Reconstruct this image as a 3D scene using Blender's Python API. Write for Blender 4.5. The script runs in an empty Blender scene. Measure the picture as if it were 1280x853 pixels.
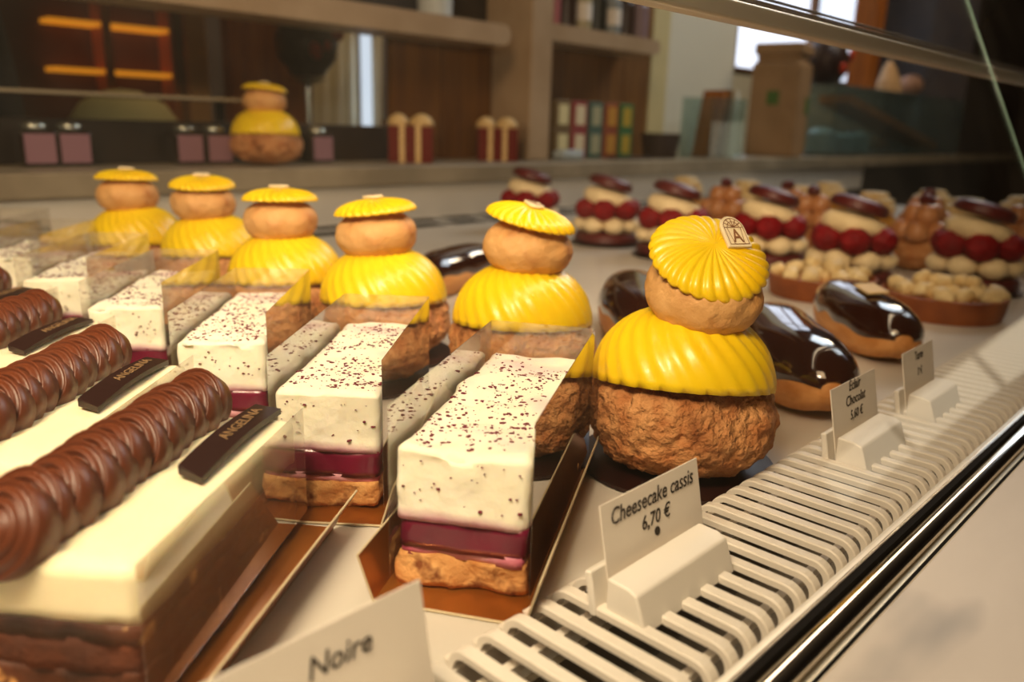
import bpy, bmesh, math, random
from mathutils import Vector, Matrix, noise
random.seed(7)
S = 0.14                       # one layout unit in metres
PI = math.pi
C = bpy.context.scene.collection
SC = bpy.context.scene
def L(x, y, z=0.0): return Vector((x*S, y*S, z*S))

# ------------------------------------------------------------------ camera
cd = bpy.data.cameras.new('camera'); cam = bpy.data.objects.new('camera', cd); C.objects.link(cam)
cd.sensor_width = 36.0; cd.lens = 28.32; cd.clip_start = 0.005; cd.clip_end = 60
_r = Vector((0.69468841, -0.71880868, 0.02687176))
_u = Vector((0.16733718, 0.19782904, 0.96584778))
_f = _r.cross(_u) * -1.0
M = Matrix((_r, _u, -_f)).transposed().to_4x4()
M.translation = L(0, 0, 1)
cam.matrix_world = M
cd.dof.use_dof = True; cd.dof.focus_distance = 2.15*S; cd.dof.aperture_fstop = 8.5
SC.camera = cam
# ------------------------------------------------------------------ world, lights, exposure
SC.view_settings.view_transform = 'Standard'; SC.view_settings.look = 'None'
SC.view_settings.gamma = 1.0; SC.view_settings.use_curve_mapping = False
SC.view_settings.exposure = 0.0
W = bpy.data.worlds.new('world'); SC.world = W; W.use_nodes = True
W.node_tree.nodes['Background'].inputs[0].default_value = (0.55, 0.33, 0.16, 1)
W.node_tree.nodes['Background'].inputs[1].default_value = 0.10
def area(name, loc, target, sx, sy, power, color):
    d = bpy.data.lights.new(name, 'AREA'); d.shape = 'RECTANGLE'; d.size = sx*S; d.size_y = sy*S
    d.energy = power; d.color = color
    o = bpy.data.objects.new(name, d); C.objects.link(o); o.location = L(*loc)
    o.rotation_euler = (L(*target)-L(*loc)).to_track_quat('-Z', 'Y').to_euler()
    return o
area('shop_ceiling_light', (-5, -1.5, 9.5), (1.5, 2.8, 0), 5, 5, 14, (1.0, 0.67, 0.38))
area('case_spot_light', (-.5, .95, 2.6), (1.3, 1.9, 0), 1.6, 0.5, 3.4, (1.0, 0.825, 0.59))
area('case_strip_light', (3.2, 1.5, 2.5), (3.2, 2.6, 0), 4, 0.3, 1.3, (1.0, 0.77, 0.53))
area('window_daylight', (15, 3, 9), (4, 2.5, 0), 6, 4, 9, (0.80, 0.90, 1.0))
area('counter_end_fill', (18.5, 4.5, 8.5), (18.5, 7.8, .8), 4, 1.5, 7, (1.0, 0.78, 0.52))  # added fill for the dim cabinet, jar and pale wall; no fixture there
area('back_room_lamp', (9, 13, 9), (8, 9, 1), 8, 3, 5, (1.0, 0.62, 0.27))

# ------------------------------------------------------------------ helpers
R_ = math.radians
class MB:
    def __init__(s): s.v = []; s.f = []; s.m = []
    def quadgrid(s, pts, nu, nv, closeu=False, closev=False, flip=False, mi=0):
        b = len(s.v); s.v += [Vector(p) for p in pts]
        for i in range(nu if closeu else nu-1):
            for j in range(nv if closev else nv-1):
                a = b+i*nv+j; c = b+((i+1) % nu)*nv+j
                d = b+((i+1) % nu)*nv+(j+1) % nv; e = b+i*nv+(j+1) % nv
                s.f.append((a, e, d, c) if flip else (a, c, d, e)); s.m.append(mi)
        return s
    def box(s, x0, x1, y0, y1, z0, z1, mt=None, mi=0):
        b = len(s.v)
        P = [Vector((x, y, z)) for z in (z0, z1) for y in (y0, y1) for x in (x0, x1)]
        if mt is not None: P = [mt @ p for p in P]
        s.v += P
        for q in ((0, 2, 3, 1), (4, 5, 7, 6), (0, 1, 5, 4), (2, 6, 7, 3), (0, 4, 6, 2), (1, 3, 7, 5)):
            s.f.append(tuple(b+i for i in q)); s.m.append(mi)
        return s
    def rbox(s, x0, x1, y0, y1, z0, z1, seg, fn=None, mi=0):
        """subdivided box; fn(p) moves every point (same function so seams stay shut)"""
        def face(o, a, b, flip):
            na = max(1, int(round(a.length/seg))); nb = max(1, int(round(b.length/seg)))
            pts = []
            for i in range(na+1):
                for j in range(nb+1):
                    p = o+a*(i/na)+b*(j/nb); pts.append(fn(p) if fn else p)
            s.quadgrid(pts, na+1, nb+1, flip=flip, mi=mi)
        X = Vector((x1-x0, 0, 0)); Y = Vector((0, y1-y0, 0)); Z = Vector((0, 0, z1-z0)); O = Vector((x0, y0, z0))
        face(O, X, Y, True); face(O+Z, X, Y, False)
        face(O, X, Z, False); face(O+Y, X, Z, True)
        face(O, Y, Z, True); face(O+X, Y, Z, False)
        return s
    def lathe(s, prof, n=32, fn=None, o=(0, 0, 0), mt=None, mi=0):
        pts = []
        for i in range(n):
            t = 2*PI*i/n
            for (r, z) in prof:
                p = Vector((r*math.cos(t), r*math.sin(t), z))
                if fn: p = fn(p, t)
                if mt is not None: p = mt @ p
                pts.append(p+Vector(o))
        return s.quadgrid(pts, n, len(prof), closeu=True, mi=mi)
    def ball(s, o, r, nu=12, nv=8, sc=(1, 1, 1), fn=None, mi=0, mt=None):
        prof = [(max(1e-5, r*math.sin(PI*j/nv)), -r*math.cos(PI*j/nv)) for j in range(nv+1)]
        def g(p, t):
            if fn: p = fn(p)
            p = Vector((p.x*sc[0], p.y*sc[1], p.z*sc[2]))
            return mt @ p if mt is not None else p
        return s.lathe(prof, nu, g, o, mi=mi)
    def tube(s, pts, r, n=8, caps=True, mi=0):
        pts = [Vector(p) for p in pts]; ring = []
        for i, p in enumerate(pts):
            d = (pts[min(i+1, len(pts)-1)]-pts[max(i-1, 0)]).normalized()
            a = d.cross(Vector((0, 0, 1)));
            if a.length < 1e-3: a = Vector((1, 0, 0))
            a.normalize(); b = a.cross(d)
            rr = r[i] if isinstance(r, (list, tuple)) else r
            for k in range(n):
                t = 2*PI*k/n; ring.append(p+(a*math.cos(t)+b*math.sin(t))*rr)
        b0 = len(s.v); s.quadgrid(ring, len(pts), n, closev=True, mi=mi)
        if caps:
            s.f.append(tuple(b0+k for k in range(n))); s.m.append(mi)
            s.f.append(tuple(b0+(len(pts)-1)*n+k for k in reversed(range(n)))); s.m.append(mi)
        return s
    def prism(s, poly, h0, h1, mt=None, mi=0):
        """poly in xy extruded z h0..h1"""
        b = len(s.v); n = len(poly)
        P = [Vector((x, y, h0)) for x, y in poly]+[Vector((x, y, h1)) for x, y in poly]
        if mt is not None: P = [mt @ p for p in P]
        s.v += P
        s.f.append(tuple(b+i for i in reversed(range(n)))); s.f.append(tuple(b+n+i for i in range(n))); s.m += [mi, mi]
        for i in range(n):
            j = (i+1) % n; s.f.append((b+i, b+j, b+n+j, b+n+i)); s.m.append(mi)
        return s
    def build(s, name, mats, parent=None, smooth=False, loc=None, rot=None, bevel=0, solid=0, weld=True):
        me = bpy.data.meshes.new(name)
        me.from_pydata([tuple(v*S) for v in s.v], [], s.f)
        if not isinstance(mats, (list, tuple)): mats = [mats]
        for m in mats: me.materials.append(m)
        if len(mats) > 1: me.polygons.foreach_set('material_index', s.m)
        bm = bmesh.new(); bm.from_mesh(me)
        if weld: bmesh.ops.remove_doubles(bm, verts=bm.verts, dist=2e-5*S)
        bmesh.ops.recalc_face_normals(bm, faces=bm.faces)
        bm.to_mesh(me); bm.free()
        if smooth: me.polygons.foreach_set('use_smooth', [True]*len(me.polygons))
        o = bpy.data.objects.new(name, me); C.objects.link(o)
        if parent: o.parent = parent
        if loc is not None: o.location = L(*loc)
        if rot is not None: o.rotation_euler = rot
        if bevel:
            md = o.modifiers.new('bevel', 'BEVEL'); md.width = bevel*S; md.segments = 3; md.limit_method = 'ANGLE'; md.angle_limit = 0.6
            me.polygons.foreach_set('use_smooth', [True]*len(me.polygons))
            md.harden_normals = True
        if solid:
            md = o.modifiers.new('solid', 'SOLIDIFY'); md.thickness = solid*S; md.offset = -1
        return o
def tag(o, label=None, cat=None, group=None, kind=None):
    if label: o['label'] = label
    if cat: o['category'] = cat
    if group: o['group'] = group
    if kind: o['kind'] = kind
    return o
def thing(name, label, cat, loc=(0, 0, 0), rz=0, group=None):
    o = bpy.data.objects.new(name, None); C.objects.link(o); o.empty_display_size = 0.01
    o.location = L(*loc); o.rotation_euler = (0, 0, rz)
    return tag(o, label, cat, group)
KIDS = {}
def children(o): return [c for c in bpy.data.objects if c.parent == o]
def dup(o, loc, rz, label, group=None):
    r = o.copy(); C.objects.link(r); r.location = L(*loc); r.rotation_euler = (0, 0, rz); r['label'] = label
    if group: r['group'] = group
    for ch in children(o):
        c = ch.copy(); C.objects.link(c); c.parent = r
        for g in children(ch):
            d = g.copy(); C.objects.link(d); d.parent = c
    return r
def text(name, s, size, m, parent, mt, depth=0.002, shear=0.0, sx=1.0, offset=0.0):
    cu = bpy.data.curves.new(name, 'FONT'); cu.body = s; cu.size = size*S; cu.extrude = depth*S; cu.shear = shear
    cu.align_x = 'CENTER'; cu.align_y = 'CENTER'; cu.offset = offset*S; cu.resolution_u = 3
    t = bpy.data.objects.new('tmp_text', cu); C.objects.link(t)
    bpy.context.view_layer.update()
    dg = bpy.context.evaluated_depsgraph_get()
    me = bpy.data.meshes.new_from_object(t.evaluated_get(dg))
    bpy.data.objects.remove(t); bpy.data.curves.remove(cu)
    mm = mt.copy(); mm.translation = mm.translation*S
    me.transform(mm @ Matrix.Diagonal((sx, 1, 1, 1)))
    me.materials.clear(); me.materials.append(m); me.name = name
    o = bpy.data.objects.new(name, me); C.objects.link(o); o.parent = parent
    return o
def N3(p, f, seed=0.0): return noise.noise(Vector((p[0]*f+seed, p[1]*f-seed, p[2]*f+seed*.37)))
def rotm(ax, deg): return Matrix.Rotation(math.radians(deg), 4, ax)
def trm(x, y, z): return Matrix.Translation((x, y, z))

# ------------------------------------------------------------------ materials
def srgb(h):
    h = h.lstrip('#'); c = [int(h[i:i+2], 16)/255 for i in (0, 2, 4)]
    return tuple((x/12.92 if x <= .04045 else ((x+.055)/1.055)**2.4) for x in c)+(1,)
def mat(name, col, rough=.5, metal=0, col2=None, nscale=6, ndetail=4, ncontrast=(.35, .65), bump=0, bscale=20, sss=0, coat=0, spec=.5,
        emis=None, estr=0, trans=0, col3=None, n3=(.6, .7), n3scale=12, ior=1.45, stretch=None, bumptype='noise'):
    m = bpy.data.materials.new(name); m.use_nodes = True; nt = m.node_tree; N = nt.nodes; K = nt.links
    b = N['Principled BSDF']; b.inputs['Base Color'].default_value = srgb(col)
    b.inputs['Roughness'].default_value = rough; b.inputs['Metallic'].default_value = metal
    b.inputs['Specular IOR Level'].default_value = spec; b.inputs['IOR'].default_value = ior
    b.inputs['Coat Weight'].default_value = coat; b.inputs['Coat Roughness'].default_value = .08
    b.inputs['Transmission Weight'].default_value = trans
    if sss:
        b.inputs['Subsurface Weight'].default_value = sss; b.inputs['Subsurface Radius'].default_value = (1, .7, .35)
        b.inputs['Subsurface Scale'].default_value = .004
    if emis: b.inputs['Emission Color'].default_value = srgb(emis); b.inputs['Emission Strength'].default_value = estr
    if col2 or bump or col3:
        tc = N.new('ShaderNodeTexCoord'); mp = N.new('ShaderNodeMapping'); K.new(tc.outputs['Object'], mp.inputs[0])
        k = 1/S; mp.inputs['Scale'].default_value = tuple(k*x for x in (stretch or (1, 1, 1)))
    last = None
    if col2:
        n = N.new('ShaderNodeTexNoise'); n.inputs['Scale'].default_value = nscale; n.inputs['Detail'].default_value = ndetail
        K.new(mp.outputs[0], n.inputs['Vector']); r = N.new('ShaderNodeValToRGB'); K.new(n.outputs['Fac'], r.inputs[0])
        r.color_ramp.elements[0].position = ncontrast[0]; r.color_ramp.elements[1].position = ncontrast[1]
        r.color_ramp.elements[0].color = srgb(col); r.color_ramp.elements[1].color = srgb(col2)
        last = r.outputs[0]
    if col3:
        n = N.new('ShaderNodeTexNoise'); n.inputs['Scale'].default_value = n3scale; n.inputs['Detail'].default_value = 3
        K.new(mp.outputs[0], n.inputs['Vector']); r = N.new('ShaderNodeMapRange'); K.new(n.outputs['Fac'], r.inputs[0])
        r.inputs[1].default_value = n3[0]; r.inputs[2].default_value = n3[1]
        mx = N.new('ShaderNodeMix'); mx.data_type = 'RGBA'; K.new(r.outputs[0], mx.inputs[0])
        if last: K.new(last, mx.inputs[6])
        else: mx.inputs[6].default_value = srgb(col)
        mx.inputs[7].default_value = srgb(col3); last = mx.outputs[2]
    if last: K.new(last, b.inputs['Base Color'])
    if bump:
        if bumptype == 'voronoi':
            n = N.new('ShaderNodeTexVoronoi'); out = n.outputs['Distance']
        else:
            n = N.new('ShaderNodeTexNoise'); n.inputs['Detail'].default_value = 5; out = n.outputs['Fac']
        n.inputs['Scale'].default_value = bscale; K.new(mp.outputs[0], n.inputs['Vector'])
        bp = N.new('ShaderNodeBump'); bp.inputs['Strength'].default_value = min(1, bump); bp.inputs['Distance'].default_value = .02*S*max(1, bump)
        K.new(out, bp.inputs['Height']); K.new(bp.outputs[0], b.inputs['Normal'])
        if coat: K.new(bp.outputs[0], b.inputs['Coat Normal'])
    return m
def clear(name, tint, ior=1.45, boost=1.0, haze=0.0, hazecol='#cfc4ac', rough=.0, smear=False):
    m = bpy.data.materials.new(name); m.use_nodes = True; nt = m.node_tree; N = nt.nodes; K = nt.links
    N.remove(N['Principled BSDF']); out = N['Material Output']
    tr = N.new('ShaderNodeBsdfTransparent'); tr.inputs[0].default_value = tuple(tint)+(1,)
    gl = N.new('ShaderNodeBsdfGlossy'); gl.inputs['Roughness'].default_value = rough
    fr = N.new('ShaderNodeFresnel'); ge = N.new('ShaderNodeNewGeometry'); mr = N.new('ShaderNodeMapRange')
    mr.inputs[3].default_value = ior; mr.inputs[4].default_value = 1/ior      # same reflectance from either face of a thin sheet
    K.new(ge.outputs['Backfacing'], mr.inputs[0]); K.new(mr.outputs[0], fr.inputs[0])
    mu = N.new('ShaderNodeMath'); mu.operation = 'MULTIPLY'; mu.inputs[1].default_value = boost; mu.use_clamp = True
    K.new(fr.outputs[0], mu.inputs[0])
    mx = N.new('ShaderNodeMixShader'); K.new(mu.outputs[0], mx.inputs[0]); K.new(tr.outputs[0], mx.inputs[1]); K.new(gl.outputs[0], mx.inputs[2])
    last = mx.outputs[0]
    if haze:
        df = N.new('ShaderNodeBsdfDiffuse'); df.inputs[0].default_value = srgb(hazecol)
        m2 = N.new('ShaderNodeMixShader'); m2.inputs[0].default_value = haze
        if smear:
            tc = N.new('ShaderNodeTexCoord'); n = N.new('ShaderNodeTexNoise'); n.inputs['Scale'].default_value = 3/S
            n.inputs['Detail'].default_value = 6; n.inputs['Roughness'].default_value = .6
            mp = N.new('ShaderNodeMapping'); mp.inputs['Rotation'].default_value = (.3, .5, .2); mp.inputs['Scale'].default_value = (1, 1, .35)
            K.new(tc.outputs['Object'], mp.inputs[0]); K.new(mp.outputs[0], n.inputs['Vector'])
            r = N.new('ShaderNodeMapRange'); K.new(n.outputs['Fac'], r.inputs[0]); r.inputs[1].default_value = .35; r.inputs[2].default_value = .75
            r.inputs[3].default_value = haze*.4; r.inputs[4].default_value = haze*2.2; K.new(r.outputs[0], m2.inputs[0])
        K.new(last, m2.inputs[1]); K.new(df.outputs[0], m2.inputs[2]); last = m2.outputs[0]
    K.new(last, out.inputs[0]); return m
M_tray = mat('white_tray', '#d8d2c8', .28, col2='#cfc8bc', nscale=.8)
M_white = mat('white_plastic', '#e9e3d9', .35)
M_slat = mat('slat_plastic', '#e3dbcf', .4)
M_trough = mat('trough_metal', '#5d5242', .5)
M_marble = mat('marble', '#91887b', .42, spec=.2, col2='#867d70', nscale=1.2, ndetail=6, col3='#6c655b', n3=(.55, .72), n3scale=2.2, stretch=(.6, 1.8, 1))
M_stone = mat('stone_counter', '#a0927a', .4, col2='#877a64', nscale=2, ndetail=5)
M_chrome = mat('chrome', '#d8d2c6', .16, 1)
M_dark = mat('dark_gap', '#0c0906', .9, spec=.1)
M_yellow = mat('yellow_shell', '#ffd815', .33, col2='#fdcb0f', nscale=3, sss=.15, coat=.15)
M_craq = mat('craquelin', '#b9743f', .75, col2='#d79b62', nscale=16, ndetail=5, col3='#854a1e', n3=(.56, .72), n3scale=9, bump=1.6, bscale=42)
M_choux = mat('choux_gold', '#e4b070', .6, col2='#d29552', nscale=5, col3='#b06a30', n3=(.55, .75), n3scale=8, bump=.9, bscale=16)
M_plaque = mat('plaque_white', '#f3e2bd', .4)
M_print = mat('brown_print', '#8a5c38', .6)
M_cream = mat('white_cream', '#f8f2da', .55, col2='#faf5e6', nscale=5, bump=.45, bscale=13, sss=.2)
M_creamM = mat('mousse_cream', '#f9efcc', .5, col2='#f7e9c0', nscale=4, bump=.15, bscale=10, sss=.2)
M_cassis = mat('cassis_jelly', '#741032', .3, col2='#530a26', nscale=6, coat=.4, bump=.2, bscale=12)
M_pink = mat('pink_cream', '#d9a1a8', .5, col2='#b3506a', nscale=9)
M_biscuit = mat('biscuit', '#bb7a3e', .85, col2='#dba768', nscale=14, col3='#7c431b', n3=(.55, .7), n3scale=16, bump=1.0, bscale=22)
M_crumb = mat('cassis_crumb', '#6a1a2c', .7)
M_gold = mat('gold_card', '#b4702c', .28, .6, col2='#96551c', nscale=3, bump=.12, bscale=5)
M_goldedge = mat('card_edge', '#cdbb98', .6)
M_film = clear('plastic_film', (.97, .955, .92), 1.5, 2.5, haze=.04, hazecol='#dccbb4', rough=.02)
M_glass = clear('case_glass', (.985, .985, .97), 1.45, 1.0, haze=.006, hazecol='#cfc6b4', smear=True)
M_glassthin = clear('thin_glass', (.86, .93, .92), 1.45, 1.2, haze=.05, hazecol='#b9cfd0')
M_gedge = mat('glass_edge', '#8fb3a4', .2)
M_sponge = mat('chocolate_sponge', '#4a2413', .85, col2='#6b3519', nscale=10, bump=1.0, bscale=18)
M_choc = mat('piped_chocolate', '#6a3319', .36, col2='#572812', nscale=5, sss=.05)
M_darkchoc = mat('dark_chocolate', '#260c08', .42, coat=.12)
M_gilt = mat('gilt_print', '#8f6f4c', .5)
M_nutty = mat('nut_base', '#2b140b', .6, col2='#5d2e14', nscale=9, col3='#c29055', n3=(.62, .66), n3scale=10, bump=1, bscale=12)
M_glaze = mat('eclair_glaze', '#2f130a', .08, coat=1.0)
M_bun = mat('eclair_bun', '#dc9d5c', .6, col2='#c27f3e', nscale=5, stretch=(.6, 4, 4), bump=.4, bscale=8)
M_tart = mat('tart_shell', '#9c5420', .6, col2='#7d3c14', nscale=6, bump=.4, bscale=14)
M_tartfill = mat('tart_caramel', '#b06d28', .3)
M_nut = mat('pale_nut', '#efd9a6', .5, col2='#d9b678', nscale=7)
M_mac = mat('macaron', '#4c1413', .4, col2='#5e1c1a', nscale=6)
M_rasp = mat('raspberry', '#8e0713', .6, col2='#6d040e', spec=.25, nscale=8, bump=.9, bscale=16, bumptype='voronoi')
M_rosecream = mat('rose_cream', '#f0d9ab', .5)
M_caramel = mat('caramel_choux', '#c98d5c', .4, col2='#b5733f', nscale=5, coat=.3)
M_ychoux = mat('saffron_choux', '#d59d3c', .5, col2='#b97a22', nscale=5)
M_velvet = mat('red_sponge', '#6e1508', .8, bump=.6, bscale=20)
M_bcream = mat('butter_cream', '#e2c083', .5)
M_card = mat('card_paper', '#efe6da', .7)
M_ink = mat('ink', '#30271f', .7)
M_wood = mat('brown_wood', '#7a4d17', .45, col2='#62390e', nscale=3, ndetail=6, stretch=(3, 3, .3))
M_woodo = mat('orange_wood', '#b0651a', .4, col2='#8b4a10', nscale=3, stretch=(3, 3, .3))
M_darkwood = mat('dark_wood', '#2b1b0d', .5, col2='#1d120a', nscale=3)
M_shelfst = mat('shelf_stone', '#b39a7c', .4, col2='#a58b6c', nscale=2)
M_wall = mat('wall_paint', '#54412c', .8)
M_pale = mat('pale_paint', '#d8d5c4', .7)
M_trimc = mat('cream_trim', '#cdbf8e', .5)
M_floor = mat('floor_tile', '#3c3024', .5, col2='#2e251b', nscale=.6)

# ------------------------------------------------------------------ the room
def struct(name, mb, m, **k): o = mb.build(name, m, **k); o['kind'] = 'structure'; return o
FZ = -6.8
struct('floor', MB().box(-22, 46, -26, 18, FZ-.3, FZ), M_floor)
struct('ceiling', MB().box(-22, 46, -26, 18, 13.5, 13.8), M_wall)
struct('wall_left', MB().box(-22.3, -22, -26, 18, FZ, 13.5), M_wall)
struct('wall_right', MB().box(46, 46.3, -26, 18, FZ, 13.5), M_wall)
struct('wall_front', MB().box(-22, 46, -26.3, -26, FZ, 13.5), M_wall)
struct('wall_back', MB().box(-22, 46, 18, 18.3, FZ, 13.5), M_wall)
# wall behind the back counter: pieces around the openings
WY0, WY1 = 8.2, 8.5
struct('wall_partition', MB().box(-6, 8.0, WY0, WY1, 2.2, 13.5).box(8.0, 11.6, WY0, WY1, 2.6, 13.5).box(-6, 14.4, WY0, WY1, FZ, .57)
       .box(14.4, 46, WY0, WY1, FZ, .57).box(-22, -6, WY0, WY1, FZ, 13.5), M_darkwood)
struct('wall_pale', MB().box(12.25, 14.5, WY0, WY1+.6, .57, 13.5), M_pale)
struct('trim_1', MB().box(11.62, 11.95, WY0-.12, WY1, .57, 13.5).box(11.95, 12.25, WY0-.02, WY1, .57, 13.5), M_trimc)
struct('wall_alcove', MB().box(10.95, 11.6, WY0-.1, WY1, .57, 13.5), M_wood)
# daylight window at the far right
struct('wall_window', MB().box(14.5, 46, 11.4, 11.7, FZ, 2.6), M_pale)
win = struct('window_1', MB().box(15.0, 30, 11.85, 11.9, 2.6, 11), mat('window_daylight', '#dfe9f2', .5, emis='#dfe9ff', estr=2.2))
fr = MB()
for x in (16.0, 20.3, 25.0, 29.8): fr.box(x-.13, x+.13, 11.5, 11.7, 2.6, 11)
fr.box(15, 30, 11.4, 11.75, 2.5, 2.7).box(15, 30, 11.5, 11.7, 6.8, 7.05)
fr.build('glow_pane_frame', M_wood, win)
dr = struct('veil_panel', MB().box(45.8, 45.95, -25, -7.5, -6.2, 1.6), mat('veil_glow', '#efe6d2', .5, emis='#efe2c6', estr=.9))  # added glowing panel, out of view, reflected as the veil on the front glass
fr = MB()
for y in (-25, -19.2, -13.3, -7.5): fr.box(45.6, 45.8, y-.15, y+.15, -6.5, 1.9)
fr.box(45.6, 45.8, -25, -7.5, 1.6, 1.9); fr.build('glow_pane_frame', M_darkwood, dr)  # frame bars on the added veil panel
struct('wall_end', MB().box(31, 31.3, 4, 18, FZ, 13.5), M_darkwood)

# ------------------------------------------------------------------ display case
case = thing('display_case', 'long glass-fronted pastry display case with white tray and chrome rail', 'display case', (0, 0, FZ))
def cpart(mb, name, m, label=None, **k):
    o = mb.build(name, m, case, **k); o.location = L(0, 0, -FZ); tag(o, label); return o
cpart(MB().box(-3, 13, .97, 6.9, -.12, 0), 'tray', M_tray, 'flat off-white display tray')
cpart(MB().box(-3, 13, .58, .95, -.34, -.30).box(-3, 13, .56, .59, -.34, -.0).box(-3, 13, .95, .97, -.34, -.12), 'trough', M_trough, 'shadowed metal trough under the slats')
cpart(MB().box(-3, 13, .5, 6.9, FZ, -.36), 'cabinet', M_darkwood)
cpart(MB().box(-3, 18, 6.85, 7.0, -.1, .365), 'back_panel', M_tray, 'pale back panel below the stone counter')
cpart(MB().box(-3, 13, .556, .572, -.2, .02).box(-3, 13, .478, .535, -.2, -.01), 'glass_channel', M_dark, 'dark channel holding the glass')
cpart(MB().box(-3, 13, .535, .556, -.03, -.002).box(-3, 13, .484, .5, -.03, -.006), 'channel_strip', mat('olive_metal', '#857a62', .35, .6))
cpart(MB().tube([(-3, .522, .004), (13, .522, .004)], .026, 12), 'chrome_rail', M_chrome, 'thin chrome rail along the marble edge', smooth=True)
cpart(MB().box(-3, 13, .575, .59, -.1, .03), 'lower_lip', M_white)
for x0, x1 in ((-2.9, 4.6), (4.66, 12.9)):
    def pane(a, b): return (a, .56+.48*b, b)
    b = MB(); t = .008
    P = [Vector(pane(x, z))+Vector((0, dy, 0)) for dy in (0, t) for z in (0.0, 2.3) for x in (x0, x1)]
    b.v = P; b.f = [(0, 1, 3, 2), (4, 6, 7, 5)]; b.m = [0, 0]
    g = cpart(b, 'front_glass', M_glass, 'clear sloping front glass pane')
    e = MB(); e.v = [P[1], P[3], P[7], P[5], P[2], P[6]]; e.f = [(0, 1, 2, 3)]; e.m = [0]
    P2 = [p+Vector((.0, 0, 0)) for p in P]
    e = MB().quadgrid([P[1], P[3], P[5], P[7]], 2, 2)
    eo = e.build('glass_edge', M_gedge, g); eo['label'] = 'bright polished edge of the glass'
bar = cpart(MB().box(-3, 12.9, 1.235, 1.305, 1.305, 1.36), 'light_bar', mat('satin_metal', '#d3c9b6', .3, .45), 'brushed metal light bar behind the glass', bevel=.012)
cpart(MB().box(-3, 12.9, 1.31, 1.335, 1.375, 1.395).box(-3, 12.9, 1.38, 1.39, 1.42, 1.43), 'bar_trim', M_trough, bevel=.004)
# ventilation slots at the foot of the back panel (two staggered rows)
for r_, (yy, off) in enumerate(((6.22, 0), (6.6, .27))):
    for k in range(20):
        x = .6+off+k*.56
        cpart(MB().box(x, x+.46, yy, yy+.22, .0, .004), 'vent_slot', M_dark)
# back stone counter
bc = MB().rbox(-6, 30.8, 6.78, 8.19, .37, .57, .9).build('stone_counter', M_stone, None, bevel=.02)
tag(bc, 'long beige stone counter top behind the display case', 'counter')
bcb = MB().box(-6, 30.8, 7.02, 8.19, FZ, .37).build('counter_base', M_darkwood); tag(bcb, 'dark cabinet carrying the beige stone counter', 'cabinet')
# customer side marble ledge
ml = MB().box(-3, 13, -3.0, .476, -.12, .0).build('marble_ledge', M_marble, None, bevel=.01); tag(ml, 'grey-veined marble ledge in front of the glass', 'counter')
mlb = MB().box(-2.8, 12.8, -2.6, .45, FZ, -.12).build('ledge_base', M_darkwood); tag(mlb, 'dark panelled base under the marble ledge', 'cabinet')

# ventilation grille: white slats bent down at both ends
gr = thing('ventilation_grille', 'white slatted plastic grille running along the foot of the glass', 'grille', (0, .78, -.110))
def slat_mesh():
    w = .0155; y0, y1 = -.185, .208; zt = .16; th = .014; r = .045
    path = [(y0, .06), (y0, zt-r)]
    for k in range(1, 6):
        a = PI-k/6*PI/2; path.append((y0+r+r*math.cos(a), zt-r+r*math.sin(a)))
    path += [(y0+r, zt), (y1-r, zt)]
    for k in range(1, 6):
        a = PI/2-k/6*PI/2; path.append((y1-r+r*math.cos(a), zt-r+r*math.sin(a)))
    path += [(y1, zt-r), (y1, .125)]
    pts = []
    for i, (y, z) in enumerate(path):
        a = path[max(i-1, 0)]; c = path[min(i+1, len(path)-1)]
        dy, dz = c[0]-a[0], c[1]-a[1]; l = math.hypot(dy, dz); ny, nz = -dz/l, dy/l
        for (sx, q) in ((-w, 0), (-w*.8, .003), (w*.8, .003), (w, 0), (w, -th), (-w, -th)):
            pts.append((sx, y+ny*q, z+nz*q))
    return MB().quadgrid(pts, len(path), 6, closev=True)
s0 = slat_mesh().build('slat', M_slat, gr); s0.location = L(-.5, 0, 0)
for k in range(1, 122):
    o = s0.copy(); C.objects.link(o); o.location = L(-.5+.0737*k, 0, 0)
for yy in (-.12, .13):
    MB().box(-.55, 8.5, yy-.01, yy+.01, .09, .11).build('cross_bar', M_slat, gr)

# ------------------------------------------------------------------ religieuse
def dome(R, H, k, twist, amp, flat=1.0, nr=16, nt=8):
    """scalloped shell: round ribs with narrow grooves, grooves swirl by twist"""
    n = k*nt; pts = []
    for i in range(n):
        th = 2*PI*i/n
        for j in range(nr+1):
            t = j/nr; a = t*PI/2
            r = R*math.sin(a)**flat; z = H*math.cos(a)
            rid = abs(math.sin(k*(th+twist*(1-t))/2))**.75
            d = -amp*(1-rid)*min(1, t*1.7+.12)
            nx = r/(R*R); nz = z/(H*H); l = math.hypot(nx, nz) or 1
            rr = r+d*nx/l; zz = z+d*nz/l
            if j == nr: rr = R+d*.9; zz = 0
            pts.append((rr*math.cos(th), rr*math.sin(th), zz))
    return MB().quadgrid(pts, n, nr+1, closeu=True)
def choux_mb(R, H, seed, rough, n=72, m=36, low=.42, fq=9, fa=.35, tp=.72):
    b = MB(); prof = []
    for j in range(m+1):
        a = -PI/2+PI*j/m
        z = math.sin(a); r = math.cos(a)
        zz = H*low+z*(H*low if z < 0 else H*(1-low)); rr = R*(abs(r)**.62 if z < 0 else abs(r)**tp)
        prof.append((max(rr, 1e-4), zz))
    def fn(p, t):
        d = N3(p, fq, seed)*rough+N3(p, fq*2.7, seed+3)*rough*.7+N3(p, 3, seed)*rough*fa
        if n > 100: d += -abs(N3(p, 34, seed))*rough*.6+N3(p, 60, seed)*rough*.35
        q = p.normalized() if p.length > 1e-3 else Vector((0, 0, 1))
        q = p+Vector((p.x, p.y, p.z-H*.45)).normalized()*d
        q.z = max(q.z, .001); return q
    return b.lathe(prof, n, fn)
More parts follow.
